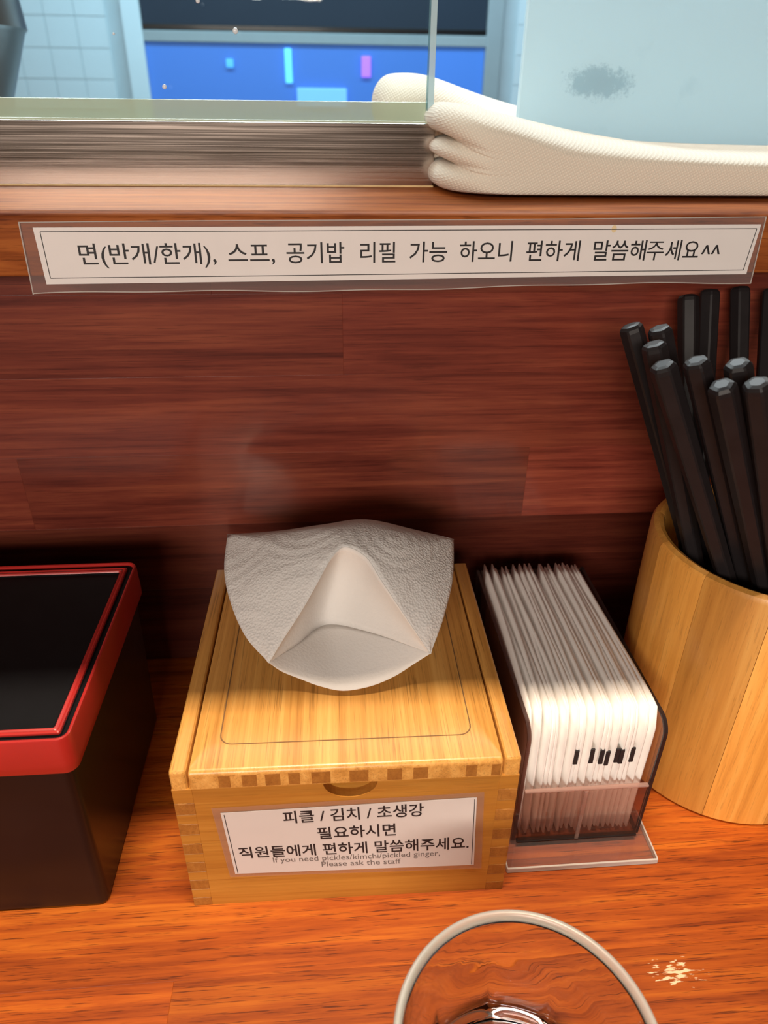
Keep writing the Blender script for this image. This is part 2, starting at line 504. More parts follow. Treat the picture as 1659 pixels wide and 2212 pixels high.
def board_mat():
    m, nt, N, L, b = new_mat('white_translucent_board')
    tc = N.new('ShaderNodeTexCoord')
    # grey smear of dirt with its own outline
    mp = N.new('ShaderNodeMapping')
    mp.inputs['Location'].default_value = (-213 * S / (21 * S), 0, -300.5 * S / (9 * S))
    mp.inputs['Scale'].default_value = (1 / (21 * S), 0, 1 / (9 * S))
    L.new(tc.outputs['Object'], mp.inputs['Vector'])
    ln = N.new('ShaderNodeVectorMath'); ln.operation = 'LENGTH'; L.new(mp.outputs[0], ln.inputs[0])
    nz = N.new('ShaderNodeTexNoise'); nz.inputs['Scale'].default_value = 330; nz.inputs['Detail'].default_value = 6; nz.inputs['Roughness'].default_value = 0.7
    L.new(tc.outputs['Object'], nz.inputs['Vector'])
    ma = N.new('ShaderNodeMath'); ma.operation = 'MULTIPLY_ADD'; ma.inputs[1].default_value = -0.5
    L.new(ln.outputs['Value'], ma.inputs[0]); L.new(nz.outputs['Fac'], ma.inputs[2])
    r = ramp(N, [(0.02, (0, 0, 0)), (0.22, (1, 1, 1))])
    L.new(ma.outputs[0], r.inputs['Fac'])
    # faint scattered scuffs
    n2 = N.new('ShaderNodeTexNoise'); n2.inputs['Scale'].default_value = 45; n2.inputs['Detail'].default_value = 4
    L.new(tc.outputs['Object'], n2.inputs['Vector'])
    r2 = ramp(N, [(0.66, (0, 0, 0)), (0.80, (0.25, 0.25, 0.25))])
    L.new(n2.outputs['Fac'], r2.inputs['Fac'])
    mxm = N.new('ShaderNodeMath'); mxm.operation = 'MAXIMUM'
    L.new(r.outputs['Color'], mxm.inputs[0]); L.new(r2.outputs['Color'], mxm.inputs[1])
    mc = N.new('ShaderNodeMix'); mc.data_type = 'RGBA'
    L.new(mxm.outputs[0], mc.inputs['Factor'])
    mc.inputs['A'].default_value = (0.66, 0.87, 0.96, 1)
    mc.inputs['B'].default_value = (0.44, 0.64, 0.74, 1)
    L.new(mc.outputs['Result'], b.inputs['Base Color'])
    b.inputs['Roughness'].default_value = 0.4
    tl = N.new('ShaderNodeBsdfTranslucent'); L.new(mc.outputs['Result'], tl.inputs[0])
    mx = N.new('ShaderNodeMixShader'); mx.inputs['Fac'].default_value = 0.30
    L.new(b.outputs[0], mx.inputs[1]); L.new(tl.outputs[0], mx.inputs[2])
    L.new(mx.outputs[0], N['Material Output'].inputs['Surface'])
    return m
M['board'] = board_mat()

# ------------------------------------------------------------------ the setting
bm = box_bm(-3200, 3600, -1800, 2700, -780, -760)
tag(bm_obj('floor', bm, plain('floor_tile', (0.10, 0.075, 0.06), 0.5, var=0.2, bscale=0.01)), 'dark floor far below the counter', None, kind='structure')
bm = box_bm(-3200, 3600, -68, 2760, 1100, 1180)
tag(bm_obj('ceiling', bm, M['plaster']), 'lowered plaster ceiling above the kitchen', None, kind='structure')

WY = 2700.0
wall = box_bm(-3200, 3600, WY, WY + 60, -760, 1100)
wall = tag(bm_obj('wall_back', wall, M['grout']), 'white tiled kitchen wall behind the glass screen', None, kind='structure')
tw, th = 97.0, 88.0
tb = box_bm(-tw / 2 + 0.8, tw / 2 - 0.8, -4, 2, -th / 2 + 0.8, th / 2 - 0.8, 1.4, 2)
tile0 = bm_obj('tile', tb, M['tile'], wall)
first = True
for i in range(-14, 27):
    for k in range(0, 6):
        cx = -579.5 + i * tw
        cz = 334 + (k - 1) * th + th / 2
        x0, x1 = cx - tw / 2, cx + tw / 2
        if x1 > -545 and x0 < 660:
            continue                                   # the window stands here
        o = tile0 if first else tile0.copy()
        if not first:
            C.objects.link(o)
            o.parent = wall
        first = False
        o.location = Vector((cx, WY - 1, cz)) * S
        o.rotation_euler = (random.uniform(-.006, .006), 0, random.uniform(-.006, .006))

# the window in the tiled wall
win = empty('window_1', (55, WY - 40, 150))
tag(win, 'window with dark upper sash and lower pane with glowing blue reflections in kitchen wall', None, kind='structure')
def wpart(name, x0, x1, y0, y1, z0, z1, mat, parent=win, bev=3):
    b_ = box_bm(x0, x1, y0, y1, z0, z1, bev)
    bmesh.ops.translate(b_, verts=b_.verts, vec=(-55, -(WY - 40), -150))
    return bm_obj(name, b_, mat, parent)
wpart('jamb', -568, -508, WY - 50, WY + 5, 150, 820, M['tile'])
wpart('jamb', 618, 672, WY - 50, WY + 5, 150, 820, M['frame'])
wpart('rail', -510, 620, WY - 46, WY + 5, 442, 474, M['frame'])
wpart('sill', -510, 620, WY - 46, WY + 5, 150, 190, M['frame'])
wpart('head', -510, 620, WY - 46, WY + 5, 780, 820, M['frame'])
wpart('upper_sash', -510, 620, WY - 30, WY - 22, 474, 780, M['darkpane'])
wpart('sash_border', -510, 620, WY - 40, WY - 28, 474, 492, M['lacquer'])  # black strip along the lower edge of the upper sash
M['bluepane'] = emit('blue_glow_pane', (0.045, 0.16, 0.52), 0.55)  # pane glows in place of the blue reflection in its glass
wpart('lower_pane', -510, 620, WY - 30, WY - 22, 190, 442, M['bluepane'])
wpart('cyan_reflection', -56, -32, WY - 46, WY - 36, 330, 430, emit('cyan_glow', (0.12, 0.55, 1.0), 1.3), bev=4)  # glowing bar painted in for a cyan reflection in the pane
t_ = wpart('purple_reflection', 200, 232, WY - 46, WY - 36, 350, 412, emit('purple_glow', (0.42, 0.16, 1.0), 0.9), bev=4)  # purple reflection in the pane, made as a glowing bar
wpart('pale_reflection', -20, 150, WY - 46, WY - 36, 262, 318, emit('pale_blue_glow', (0.16, 0.42, 1.0), 0.9), bev=4)  # wide pale reflection, drawn as a glowing block
wpart('pale_reflection', -250, -225, WY - 46, WY - 36, 372, 398, emit('small_blue_glow', (0.10, 0.45, 0.9), 0.7), bev=4)  # small blue reflection, likewise a glowing block

# kitchen bench carrying the steel pot, below the sight line
bm = box_bm(-900, 900, 560, 1000, -760, 120, 4)
tag(bm_obj('kitchen_bench', bm, M['steel_dull']), 'stainless kitchen bench low behind the serving ledge', 'bench')
pot = empty('steel_pot', (-330, 700, 120))
tag(pot, 'blurred steel pot at the far left edge behind the glass', 'pot')
prof = [(0, 0), (58, 0), (62, 4), (72, 168), (95, 225), (98, 228), (95, 262), (90, 300), (86, 300), (90, 262), (93, 230), (70, 172), (58, 8), (0, 8)]
b_ = loft(lathe(prof, 48), True)
bmesh.ops.remove_doubles(b_, verts=b_.verts, dist=0.01)
bm_obj('pot_body', b_, M['steel_dull'], pot, smooth=True, angle=0.6)

# ------------------------------------------------------------------ wooden counter, panel, ledge
bm = box_bm(-700, 700, -250, 175, -760, -28.2)
tag(bm_obj('counter_cabinet', bm, M['lacquer']), 'dark cabinet carrying the wooden counter', 'cabinet')
counter = empty('wooden_counter', (0, 0, -28))
tag(counter, 'orange-brown varnished butcher-block counter in the foreground', 'counter')
def plank(name, x0, x1, y0, y1, z0, z1, mat, parent, tone, ploc, bev=0.1):
    b_ = box_bm(x0, x1, y0, y1, z0, z1, bev, 1)
    bmesh.ops.translate(b_, verts=b_.verts, vec=[-c for c in ploc])
    o = bm_obj(name, b_, mat, parent)
    o['tone'] = tone
    return o
row = 41.0
rows = [(-29.5 + k * row, -29.5 + (k + 1) * row) for k in range(-4, 5)]
for i, (a, b2) in enumerate(rows):
    b2 = min(b2, 155)
    if a > 150:
        continue
    cuts = {3: [-620, -330, -3.2, 330, 620], 4: [-620, -250, 420, 620]}.get(i)
    if cuts is None:
        s0 = random.uniform(0, 250)
        cuts = [-620] + [-620 + s0 + 150 + k * 340 for k in range(4) if -620 + s0 + 150 + k * 340 < 600] + [620]
    for c0, c1 in zip(cuts[:-1], cuts[1:]):
        tone = random.uniform(0.82, 1.08)
        if i == 3 and abs(c1 + 3.2) < 1: tone = 1.16
        if i == 3 and abs(c0 + 3.2) < 1: tone = 0.90
        if i == 4: tone = 1.04 if c0 < 0 else 0.98
        plank('plank', c0, c1, a, b2, -28, 0 - (0.06 if (i + int(c0)) % 2 else 0), M['counter'], counter, tone, (0, 0, -28))

panel = empty('back_panel', (0, 155, 0))
tag(panel, 'dark red-brown wooden plank panel below the serving ledge', 'panel')
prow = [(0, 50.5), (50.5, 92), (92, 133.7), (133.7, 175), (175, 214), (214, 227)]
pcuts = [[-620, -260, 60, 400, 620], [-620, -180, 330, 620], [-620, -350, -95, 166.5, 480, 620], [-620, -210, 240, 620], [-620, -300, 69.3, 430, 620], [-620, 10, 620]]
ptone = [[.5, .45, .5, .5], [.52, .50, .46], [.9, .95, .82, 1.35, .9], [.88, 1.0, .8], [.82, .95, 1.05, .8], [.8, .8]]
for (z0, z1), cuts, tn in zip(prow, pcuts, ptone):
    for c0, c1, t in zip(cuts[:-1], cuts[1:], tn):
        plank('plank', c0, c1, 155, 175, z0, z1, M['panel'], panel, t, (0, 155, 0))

# ledge with rounded front edges
ly0, ly1, lz0, lz1 = 131.0, 420.0, 227.0, 252.0
poly = [(ly1, lz0)]
for k in range(5):
    a = math.radians(270 - 90 * k / 4); poly.append((ly0 + 1.5 + 1.5 * math.cos(a), lz0 + 1.5 + 1.5 * math.sin(a)))
for k in range(9):
    a = math.radians(180 - 90 * k / 8); poly.append((ly0 + 6 + 6 * math.cos(a), lz1 - 3 + 3 * math.sin(a)))
poly.append((ly1, lz1))
bm = prism(poly, 'x', -620, 620)
tag(bm_obj('serving_ledge', bm, M['ledge'], smooth=True, angle=0.5), 'glossy reddish wooden serving ledge with a rounded front edge', 'ledge')
bm = box_bm(-620, 620, 176, 400, -760, 226.5)
tag(bm_obj('ledge_base', bm, M['lacquer']), 'dark base under the serving ledge behind the plank panel', 'ledge base')

# ------------------------------------------------------------------ glass screen in a brushed rail
scr = empty('glass_screen', (0, 232, 252))
tag(scr, 'clear glass screen standing in a brushed steel rail on the ledge', 'glass screen')
def spart(name, x0, x1, y0, y1, z0, z1, mat, bev=0.4, parent=scr):
    b_ = box_bm(x0, x1, y0, y1, z0, z1, bev)
    bmesh.ops.translate(b_, verts=b_.verts, vec=(0, -232, -252))
    return bm_obj(name, b_, mat, parent)
spart('rail_front', -600, 119.3, 225, 227, 252, 281.2, M['brushed'])
spart('rail_back', -600, 119.3, 236.6, 238.6, 252, 281.2, M['brushed'])
spart('rail_floor', -600, 119.3, 227, 236.6, 252, 255, M['brushed'])
DROPS = [(22.8, 318.8, 1.3), (6.7, 330.1, 1.0), (-13.2, 295.7, 1.1), (-33.5, 316.8, 0.6)]
pane = spart('pane', -600, 115.4, 228, 236, 255.2, 560, M['glass'], 0.3)
spart('cut_edge', 115.4, 118.4, 228, 236, 255.2, 560, M['glass_edge'], 0.3, pane)
for dx, dz, dr in DROPS:
    b_ = loft(lathe([(0.02, 0.35), (dr * 0.6, 0.28), (dr * 0.9, 0.12), (dr, 0.0), (0.02, 0.0)], 12), True, True, True)
    bmesh.ops.rotate(b_, verts=b_.verts, cent=(0, 0, 0), matrix=Matrix.Rotation(math.radians(90), 3, 'X'))
    bmesh.ops.translate(b_, verts=b_.verts, vec=(dx, 228.0 - 232, dz - 252))
    bm_obj('dried_drop', b_, M['drop'], pane, smooth=True)
spart('sealant', -600, 116.4, 236.0, 237.6, 281.2, 290.5, M['seal'], 0.5)
spart('sealant', -600, 116.4, 227.0, 228.0, 279.5, 282.2, M['seal'], 0.3)
spart('caulk_line', -600, 119.3, 224.0, 225.2, 252.0, 252.9, plain('yellowed_caulk', (0.72, 0.52, 0.25), 0.5, var=0.3, bscale=0.1), 0.3)

# ------------------------------------------------------------------ folded towels
def towel(name, outline, y0, y1, corner, notch_idx, body_x, label):
    """outline: closed (x,z) profile of the folded stack seen from the front; the left front corner is rounded in plan"""
    ys = [0, .02, .06, .12, .2, .3, .42, .56, .72, .88, .96, 1.0]
    xl = min(p[0] for p in outline)
    zc = sum(p[1] for p in outline) / len(outline)
    zb = min(p[1] for p in outline)
    rings = []
    for s in ys:
        t = max(0.0, 1 - s / 0.45)
        push = corner * (1 - math.sqrt(max(0, 1 - t * t)))
        end = max(0.0, 1 - s / 0.62)
        shr = 1 - math.sqrt(max(0, 1 - end * end))
        back = max(0.0, (s - 0.9) / 0.1)
        shr2 = 1 - math.sqrt(max(0, 1 - back * back))
        keep = min(1.0, s / 0.42)
        ring = []
        for i, (x, z) in enumerate(outline):
            if i in notch_idx:                         # folds flatten out towards the front
                x = x * keep + (xl + 1.0) * (1 - keep)
            w = max(0.0, min(1.0, 1 - (x - xl) / body_x))
            xx = x + push * w
            sh = max(0.82 * shr, 0.5 * shr2)
            zz = z + (zb + (z - zb) * 0.45 + 3.0 - z) * sh
            zz += 0.5 * math.sin(x * 0.06 + s * 5) * (1 if z > zc else 0)
            ring.append((xx, y0 + (y1 - y0) * s, max(zz, zb)))
        rings.append(ring)
    bm = loft(rings, True, True, True)
    o = bm_obj(name, bm, M['towel'], smooth=True)
    sub = o.modifiers.new('soft', 'SUBSURF')
    sub.levels = sub.render_levels = 2
    return tag(o, label, 'towel', 'folded cream towels on the ledge')

def arc(cx, cz, rx, rz, a0, a1, n):
    return [(cx + rx * math.cos(math.radians(a0 + (a1 - a0) * k / (n - 1))), cz + rz * math.sin(math.radians(a0 + (a1 - a0) * k / (n - 1)))) for k in range(n)]

prof = [(460, 252.2), (380, 252.2), (300, 252.2), (250, 252.2), (210, 252.2), (180, 252.2), (155, 252.2), (138, 252.2)]
prof += arc(124, 259.2, 8, 6.6, 250, 120, 6)
n1 = len(prof); prof += [(129, 265.8)]
prof += arc(123, 271.5, 7, 4.6, 240, 120, 5)
n2 = len(prof); prof += [(129, 276.6)]
prof += arc(123, 284.4, 8.5, 7.2, 235, 95, 7)
prof += [(132, 290.8), (144, 288.2), (158, 285.0), (172, 281.8), (187, 278.8), (205, 276.4), (225, 274.2), (250, 272.8), (300, 272), (380, 272), (460, 272)]
towel('folded_towel', prof, 170, 252, 26, {n1, n2}, 60, 'cream cotton towel folded in layers at the front of the ledge')
prof2 = [(420, 252.2), (360, 252.2), (300, 252.2), (250, 252.2), (210, 252.2), (170, 252.2), (130, 252.2), (112, 252.2)]
prof2 += arc(104, 264, 9, 11, 250, 115, 6)
m1 = len(prof2); prof2 += [(108, 277.5)]
prof2 += arc(106, 291, 12, 14.5, 240, 100, 8)
prof2 += [(118, 306), (128, 304.5), (140, 301), (152, 297), (165, 293), (180, 289), (200, 285), (250, 282), (300, 281), (360, 281), (420, 281)]
towel('folded_towel', prof2, 276, 350, 10, {m1}, 40, 'white folded towel behind the glass edge and the white board')

# white board standing on the ledge behind the front towel
bm = box_bm(169.5, 520, 262, 266, 252, 348, 1.0)
tag(bm_obj('white_board', bm, M['board']), 'pale bluish-white plastic board with a grey smudge behind the towel', 'board')

# ------------------------------------------------------------------ lettering helpers
def text_mesh(body, weight=0.0):
    cu = bpy.data.curves.new('lettering', 'FONT')
    cu.body = body
    cu.size = 1.0
    cu.offset = weight
    cu.resolution_u = 3
    to = bpy.data.objects.new('lettering', cu)
    C.objects.link(to)
    bpy.context.view_layer.update()
    dg = bpy.context.evaluated_depsgraph_get()
    me = bpy.data.meshes.new_from_object(to.evaluated_get(dg))
    bpy.data.objects.remove(to)
    bpy.data.curves.remove(cu)
    vs = [v.co.copy() for v in me.vertices]
    fs = [tuple(p.vertices) for p in me.polygons]
    bpy.data.meshes.remove(me)
    return vs, fs

def bilinear(q, u, v):
    """q = tl, tr, br, bl as (x, z); u right, v down"""
    tl, tr, br, bl = q
    return tuple((tl[i] * (1 - u) + tr[i] * u) * (1 - v) + (bl[i] * (1 - u) + br[i] * u) * v for i in (0, 1))

def word_verts(body, u0, u1, vbase, vh, weight):
    """returns (u,v) vertices of a word fitted between u0..u1 with glyph height vh above baseline"""
    vs, fs = text_mesh(body, weight)
    x0 = min(v.x for v in vs); x1 = max(v.x for v in vs)
    return [(u0 + (v.x - x0) / (x1 - x0) * (u1 - u0), vbase - v.y * vh) for v in vs], fs

def sheet_grid(q, yfun, nu, nv, wob=None):
    bm = bmesh.new()
    g = []
    for j in range(nv + 1):
        r_ = []
        for i in range(nu + 1):
            u, v = i / nu, j / nv
            x, z = bilinear(q, u, v)
            if wob:
                z += wob(u, v)
            r_.append(bm.verts.new((x, yfun(x, z), z)))
        g.append(r_)
    for j in range(nv):
        for i in range(nu):
            bm.faces.new((g[j][i], g[j][i + 1], g[j + 1][i + 1], g[j + 1][i]))
    return bm

# ------------------------------------------------------------------ laminated sign on the ledge front
sgn = empty('laminated_sign', (96, 131, 220))
tag(sgn, 'long white laminated Korean notice stuck along the ledge front', 'sign')
SL = (-96, -131, -220)
def sign_y(x, z):
    return 130.35 - max(0, (232 - z)) * 0.05 * (0.5 + 0.5 * math.sin(x * 0.03)) - 0.15 * math.sin(x * 0.021 + 1)
filmq = [(-58.5, 248.3), (249.0, 250.4), (249.4, 223.0), (-59.2, 220.1)]
papq = [(-53.3, 246.2), (247.4, 247.4), (246.2, 227.0), (-52.7, 224.2)]
linq = [(-50.8, 244.6), (245.9, 245.7), (244.4, 228.7), (-50.6, 226.7)]
def put(bm, name, mat, parent, loc, thick=0.0, smooth=False):
    if thick:
        bmesh.ops.recalc_face_normals(bm, faces=bm.faces)
        geo = bmesh.ops.extrude_face_region(bm, geom=bm.faces[:])
        bmesh.ops.translate(bm, verts=[e for e in geo['geom'] if isinstance(e, bmesh.types.BMVert)], vec=(0, -thick, 0))
    bmesh.ops.translate(bm, verts=bm.verts, vec=loc)
    return bm_obj(name, bm, mat, parent, smooth=smooth)
wobf = lambda u, v: (v > 0.9) * (0.5 * math.sin(u * 9 + 0.5) + 0.25 * math.sin(u * 31)) + (v < 0.1) * 0.15 * math.sin(u * 7)
b_ = sheet_grid(filmq, lambda x, z: sign_y(x, z), 60, 6, wobf)
film = put(b_, 'film', M['film'], sgn, SL, 0.08)
# bright cut edges of the film
bm = bmesh.new()
n = 60
for v0, v1 in ((0.0, 0.012), (0.985, 1.0)):
    prev = None
    for i in range(n + 1):
        u = i / n
        cur = []
        for v in (v0, v1):
            x, z = bilinear(filmq, u, v)
            z += wobf(u, 1.0 if v0 > 0.5 else 0.0)
            cur.append(bm.verts.new((x, sign_y(x, z) - 0.12, z)))
        if prev:
            bm.faces.new((prev[0], cur[0], cur[1], prev[1]))
        prev = cur
for u0, u1 in ((0.0, 0.0016), (0.9984, 1.0)):
    vs = []
    for u, v in ((u0, 0), (u1, 0), (u1, 1), (u0, 1)):
        x, z = bilinear(filmq, u, v)
        vs.append(bm.verts.new((x, sign_y(x, z) - 0.12, z)))
    bm.faces.new(vs)
put(bm, 'film_edge', M['film_edge'], film, SL, 0.05)
b_ = sheet_grid(papq, lambda x, z: sign_y(x, z) - 0.12, 60, 4)
paper = put(b_, 'paper', M['paper'], sgn, SL, 0.1)
# border line
bm = bmesh.new()
def strip(bm, p, q, w, yf, n=40):
    d = Vector((q[0] - p[0], q[1] - p[1])).normalized()
    nrm = Vector((-d.y, d.x)) * w / 2
    prev = None
    for i in range(n + 1):
        t = i / n
        x = p[0] + (q[0] - p[0]) * t; z = p[1] + (q[1] - p[1]) * t
        cur = [bm.verts.new((x + s * nrm.x, yf(x, z), z + s * nrm.y)) for s in (1, -1)]
        if prev:
            bm.faces.new((prev[0], cur[0], cur[1], prev[1]))
        prev = cur
for a, b2 in zip(linq, linq[1:] + linq[:1]):
    strip(bm, a, b2, 0.32, lambda x, z: sign_y(x, z) - 0.26)
put(bm, 'border_line', M['ink'], paper, SL)
b_ = loft([[(183.5 + 1.1 * math.cos(a), sign_y(183.5, 245.6) - 0.24 - 0.02 * k, 245.6 + 1.5 * math.sin(a)) for a in [2 * math.pi * i / 14 for i in range(14)]] for k in (0, 1)], True, True, True)
put(b_, 'yellow_stain', plain('yellow_stain', (0.78, 0.62, 0.36), 0.6, var=0.1, bscale=0.3), paper, SL)
# words, placed along the line of text (x positions in mm)
def px(u):      # horizontal position along the sign, measured on the text line
    return -37.4 + (u - 170) / (1557 - 170) * (232.0 + 37.4)
words = [('면(반개/한개),', 170, 452), ('스프,', 477, 575), ('공기밥', 600, 723), ('리필', 757, 833), ('가능', 863, 945), ('하오니', 972, 1088), ('편하게', 1119, 1238), ('말씀해', 1268, 1387), ('주', 1389, 1428), ('세요', 1432, 1508), ('^^', 1514, 1557)]
bm = bmesh.new()
for body, a, b2 in words:
    vs, fs = text_mesh(body, 0.0 if '주' in body else 0.006)
    x0 = min(v.x for v in vs); x1 = max(v.x for v in vs)
    X0, X1 = px(a), px(b2)
    hgt = 9.1
    base = 232.6 + 1.1 * (X0 + 37) / 270
    if body == '^^':
        base = 232.6; hgt = 9.5
    bv = []
    for v in vs:
        X = X0 + (v.x - x0) / (x1 - x0) * (X1 - X0)
        Z = base + 1.1 * (X - X0) / 270 + v.y * hgt
        bv.append(bm.verts.new((X, sign_y(X, Z) - 0.28, Z)))
    for f in fs:
        try: bm.faces.new([bv[i] for i in f])
        except ValueError: pass
put(bm, 'lettering', M['ink'], paper, SL)

# ------------------------------------------------------------------ bamboo tissue box
PSI = -0.0119
tbx = empty('tissue_box', (0, 0, 0), PSI)
tag(tbx, 'square bamboo tissue box with finger joints and a Korean label', 'tissue box')
BW, BD, BH = 130.0, 129.75, 80.5
for x0, x1 in ((0, 6.4), (BW - 6.4, BW)):
    b_ = box_bm(x0, x1, 0, BD, 0, BH, 0)
    es = [e for e in b_.edges if all(v.co.z > BH - .1 for v in e.verts) or (abs(e.verts[0].co.y) < .1 and abs(e.verts[1].co.y) < .1 and abs(e.verts[0].co.z - e.verts[1].co.z) > 10)]
    bmesh.ops.bevel(b_, geom=es, offset=1.6, segments=3, profile=0.5, affect='EDGES')
    bm_obj('side_panel', b_, M['bamboo_y'], tbx, smooth=True, angle=0.5)
TZ = 71.5
arcp = [(65.9 + 10.2 * math.cos(a), TZ - 8.4 * math.sin(a)) for a in [math.pi * k / 16 for k in range(17)]]
edge = [(6.4, TZ)] + arcp[::-1] + [(BW - 6.4, TZ)]          # upper outline of the front board with its finger notch
b_ = bmesh.new()
cols = [[b_.verts.new((x, y, z)) for (y, z) in ((0, 0), (0, ze), (4.0, ze), (4.0, 0))] for x, ze in edge]
for p, q in zip(cols[:-1], cols[1:]):
    for i in range(4):
        b_.faces.new((p[i], q[i], q[(i + 1) % 4], p[(i + 1) % 4]))
b_.faces.new(cols[0]); b_.faces.new(cols[-1][::-1])
box_bm(6.4, BW - 6.4, 4.0, 7.5, 0, TZ, 0, 2, b_)
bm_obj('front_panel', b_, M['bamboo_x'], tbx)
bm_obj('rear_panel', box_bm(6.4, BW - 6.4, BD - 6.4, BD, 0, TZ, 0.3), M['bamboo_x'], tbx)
bm_obj('bottom', box_bm(6.4, BW - 6.4, 7.5, BD - 6.4, 0.5, 5, 0.0), M['bamboo_x'], tbx)
fz = [(57.4, 63.6), (45.7, 51.8), (34.0, 40.0), (22.5, 28.5), (11.0, 17.0), (0.1, 5.2)]
for z0, z1 in fz:
    for x0, x1 in ((0.15, 7.6), (BW - 7.6, BW - 0.15)):
        bm_obj('finger_joint', box_bm(x0, x1, -0.18, 1.0, z0, z1, 0.12, 1), M['end_grain'], tbx)
fz2 = [(63.6, 71.5), (51.8, 57.4), (40.0, 45.7), (28.5, 34.0), (17.0, 22.5), (5.2, 11.0)]
for z0, z1 in fz2:
    for x0, x1 in ((0.15, 7.6), (BW - 7.6, BW - 0.15)):
        bm_obj('finger_joint', box_bm(x0, x1, -0.12, 1.0, z0 + .15, z1 - .15, 0.12, 1), M['bamboo_x'], tbx)
# lid with rounded front edge and an oval opening
L0, L1, D0, D1 = 7.1, BW - 7.1, -0.4, 122.5
outs = [rrect(L0, L1, D0, D1, .8, TZ + .2)]
outs.append(rrect(L0, L1, D0, D1, .8, BH - 2.2))
for k in range(1, 6):
    a = math.radians(90 * k / 5)
    ins = 2.2 * (1 - math.cos(a))
    outs.append(rrect(L0 + 0.25 * ins, L1 - 0.25 * ins, D0 + ins, D1 - 0.25 * ins, .8, BH - 2.2 + 2.2 * math.sin(a)))
outs.append(rrect(30, 100, 52, 84, 15, BH))
outs.append(rrect(30.6, 99.4, 52.6, 83.4, 14.5, BH - 1))
outs.append(rrect(30.6, 99.4, 52.6, 83.4, 14.5, TZ + .2))
b_ = loft(outs, True, wrap=True)
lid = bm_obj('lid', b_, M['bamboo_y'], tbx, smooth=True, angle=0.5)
# end-grain strips along the front edge of the lid
x = L0 + 1
k = 0
while x < L1 - 4:
    w = random.choice((3.0, 4.2, 5.5, 7.0))
    w = min(w, L1 - 0.8 - x)
    if k % 2 == 0 and random.random() < 0.85:
        bm_obj('end_strip', box_bm(x, x + w, D0 - 0.07, D0 + 0.5, TZ + .5, BH - 2.3, 0.05, 1), M['end_grain'], lid)
    x += w
    k += 1
gr = loft([rrect(16.6, 113.4, 12.0, 119, 5, BH + .05), rrect(17.1, 112.9, 12.5, 118.5, 4.6, BH + .05)])
bm_obj('groove_line', gr, M['groove'], lid)

# label on the front of the box
LQ = [(16.7, 57.8), (114.3, 59.9), (116.2, 18.0), (18.8, 20.3)]
FQ = [(13.5, 60.6), (117.0, 62.6), (119.6, 15.2), (16.6, 18.2)]
lbl = put(sheet_grid(FQ, lambda x, z: -0.25, 8, 4), 'label', M['film'], tbx, (0, 0, 0), 0.06)
lbl['label'] = 'white laminated label with black Korean print'
put(sheet_grid(LQ, lambda x, z: -0.34, 8, 4), 'label_paper', M['paper2'], lbl, (0, 0, 0), 0.06)
bm = bmesh.new()
inn = [bilinear(LQ, *p) for p in ((0.012, 0.03), (0.992, 0.02), (0.99, 0.985), (0.012, 0.985))]
strip(bm, inn[0], inn[3], 0.3, lambda x, z: -0.45)
put(bm, 'label_border', M['ink'], lbl, (0, 0, 0))
bm = bmesh.new()
strip(bm, inn[1], inn[2], 0.3, lambda x, z: -0.45)
put(bm, 'label_border', M['ink'], lbl, (0, 0, 0))
lines = [('피클 / 김치 / 초생강', 0.235, 0.79, 0.20, 0.20, 0.014), ('필요하시면', 0.36, 0.675, 0.468, 0.20, 0.014),
         ('직원들에게 편하게 말씀해주세요.', 0.035, 0.975, 0.722, 0.20, 0.014)]
bm = bmesh.new()
for body, u0, u1, vb, vh, wgt in lines:
    uv, fs = word_verts(body, u0, u1, vb, vh, wgt)
    bv = []
    for u, v in uv:
        x, z = bilinear(LQ, u, v)
        bv.append(bm.verts.new((x, -0.46, z)))
    for f in fs:
        try: bm.faces.new([bv[i] for i in f])
        except ValueError: pass
put(bm, 'lettering', M['ink'], lbl, (0, 0, 0))
bm = bmesh.new()
for body, u0, u1, vb, vh, wgt in [('If you need pickles/kimchi/pickled ginger,', 0.165, 0.855, 0.828, 0.115, 0.004), ('Please ask the staff', 0.36, 0.69, 0.93, 0.115, 0.004)]:
    uv, fs = word_verts(body, u0, u1, vb, vh, wgt)
    bv = []
    for u, v in uv:
        x, z = bilinear(LQ, u, v)
        bv.append(bm.verts.new((x, -0.46, z)))
    for f in fs:
        try: bm.faces.new([bv[i] for i in f])
        except ValueError: pass
put(bm, 'small_lettering', M['ink_pale'], lbl, (0, 0, 0))

# ------------------------------------------------------------------ paper tissue standing out of the box
def surf(bm, A, B, n, mfun, mat_index, flip=False):
    rowsv = []
    for j in range(n + 1):
        v = j / n
        r_ = []
        for i, (a, b2) in enumerate(zip(A, B)):
            u = i / (len(A) - 1)
            p = a.lerp(b2, v) + mfun(u, v)
            r_.append(bm.verts.new(p))
        rowsv.append(r_)
    for j in range(n):
        for i in range(len(A) - 1):
            vs = (rowsv[j][i], rowsv[j][i + 1], rowsv[j + 1][i + 1], rowsv[j + 1][i])
            f = bm.faces.new(vs[::-1] if flip else vs)
            f.material_index = mat_index
            f.smooth = True
Lp, Rp = (35.0, 37.9, 97.0), (100.0, 38.1, 98.0)
mouth = [Lp, (41, 43.5, 104.5), (48.3, 49.8, 113), (55, 57, 121.5), (61.0, 64.5, 128.5), (66.8, 68.5, 131), (75.2, 64.5, 128.5), (81, 57, 122), (86.7, 50.9, 115), (93.5, 44, 106.5), Rp]
outer = [Lp, (25.1, 49.9, 101), (17.6, 67.1, 106), (13.3, 85.8, 110), (12.3, 110.3, 113), (36.4, 105.7, 117), (58, 103.7, 121), (77.2, 102.1, 124), (98.3, 97.2, 121), (117.6, 95.3, 116), (113.3, 69.8, 112), (106.7, 50.6, 106), Rp]
mu = [0, .10, .20, .28, .36, .42, .46, .5, .58, .66, .76, .88, 1]
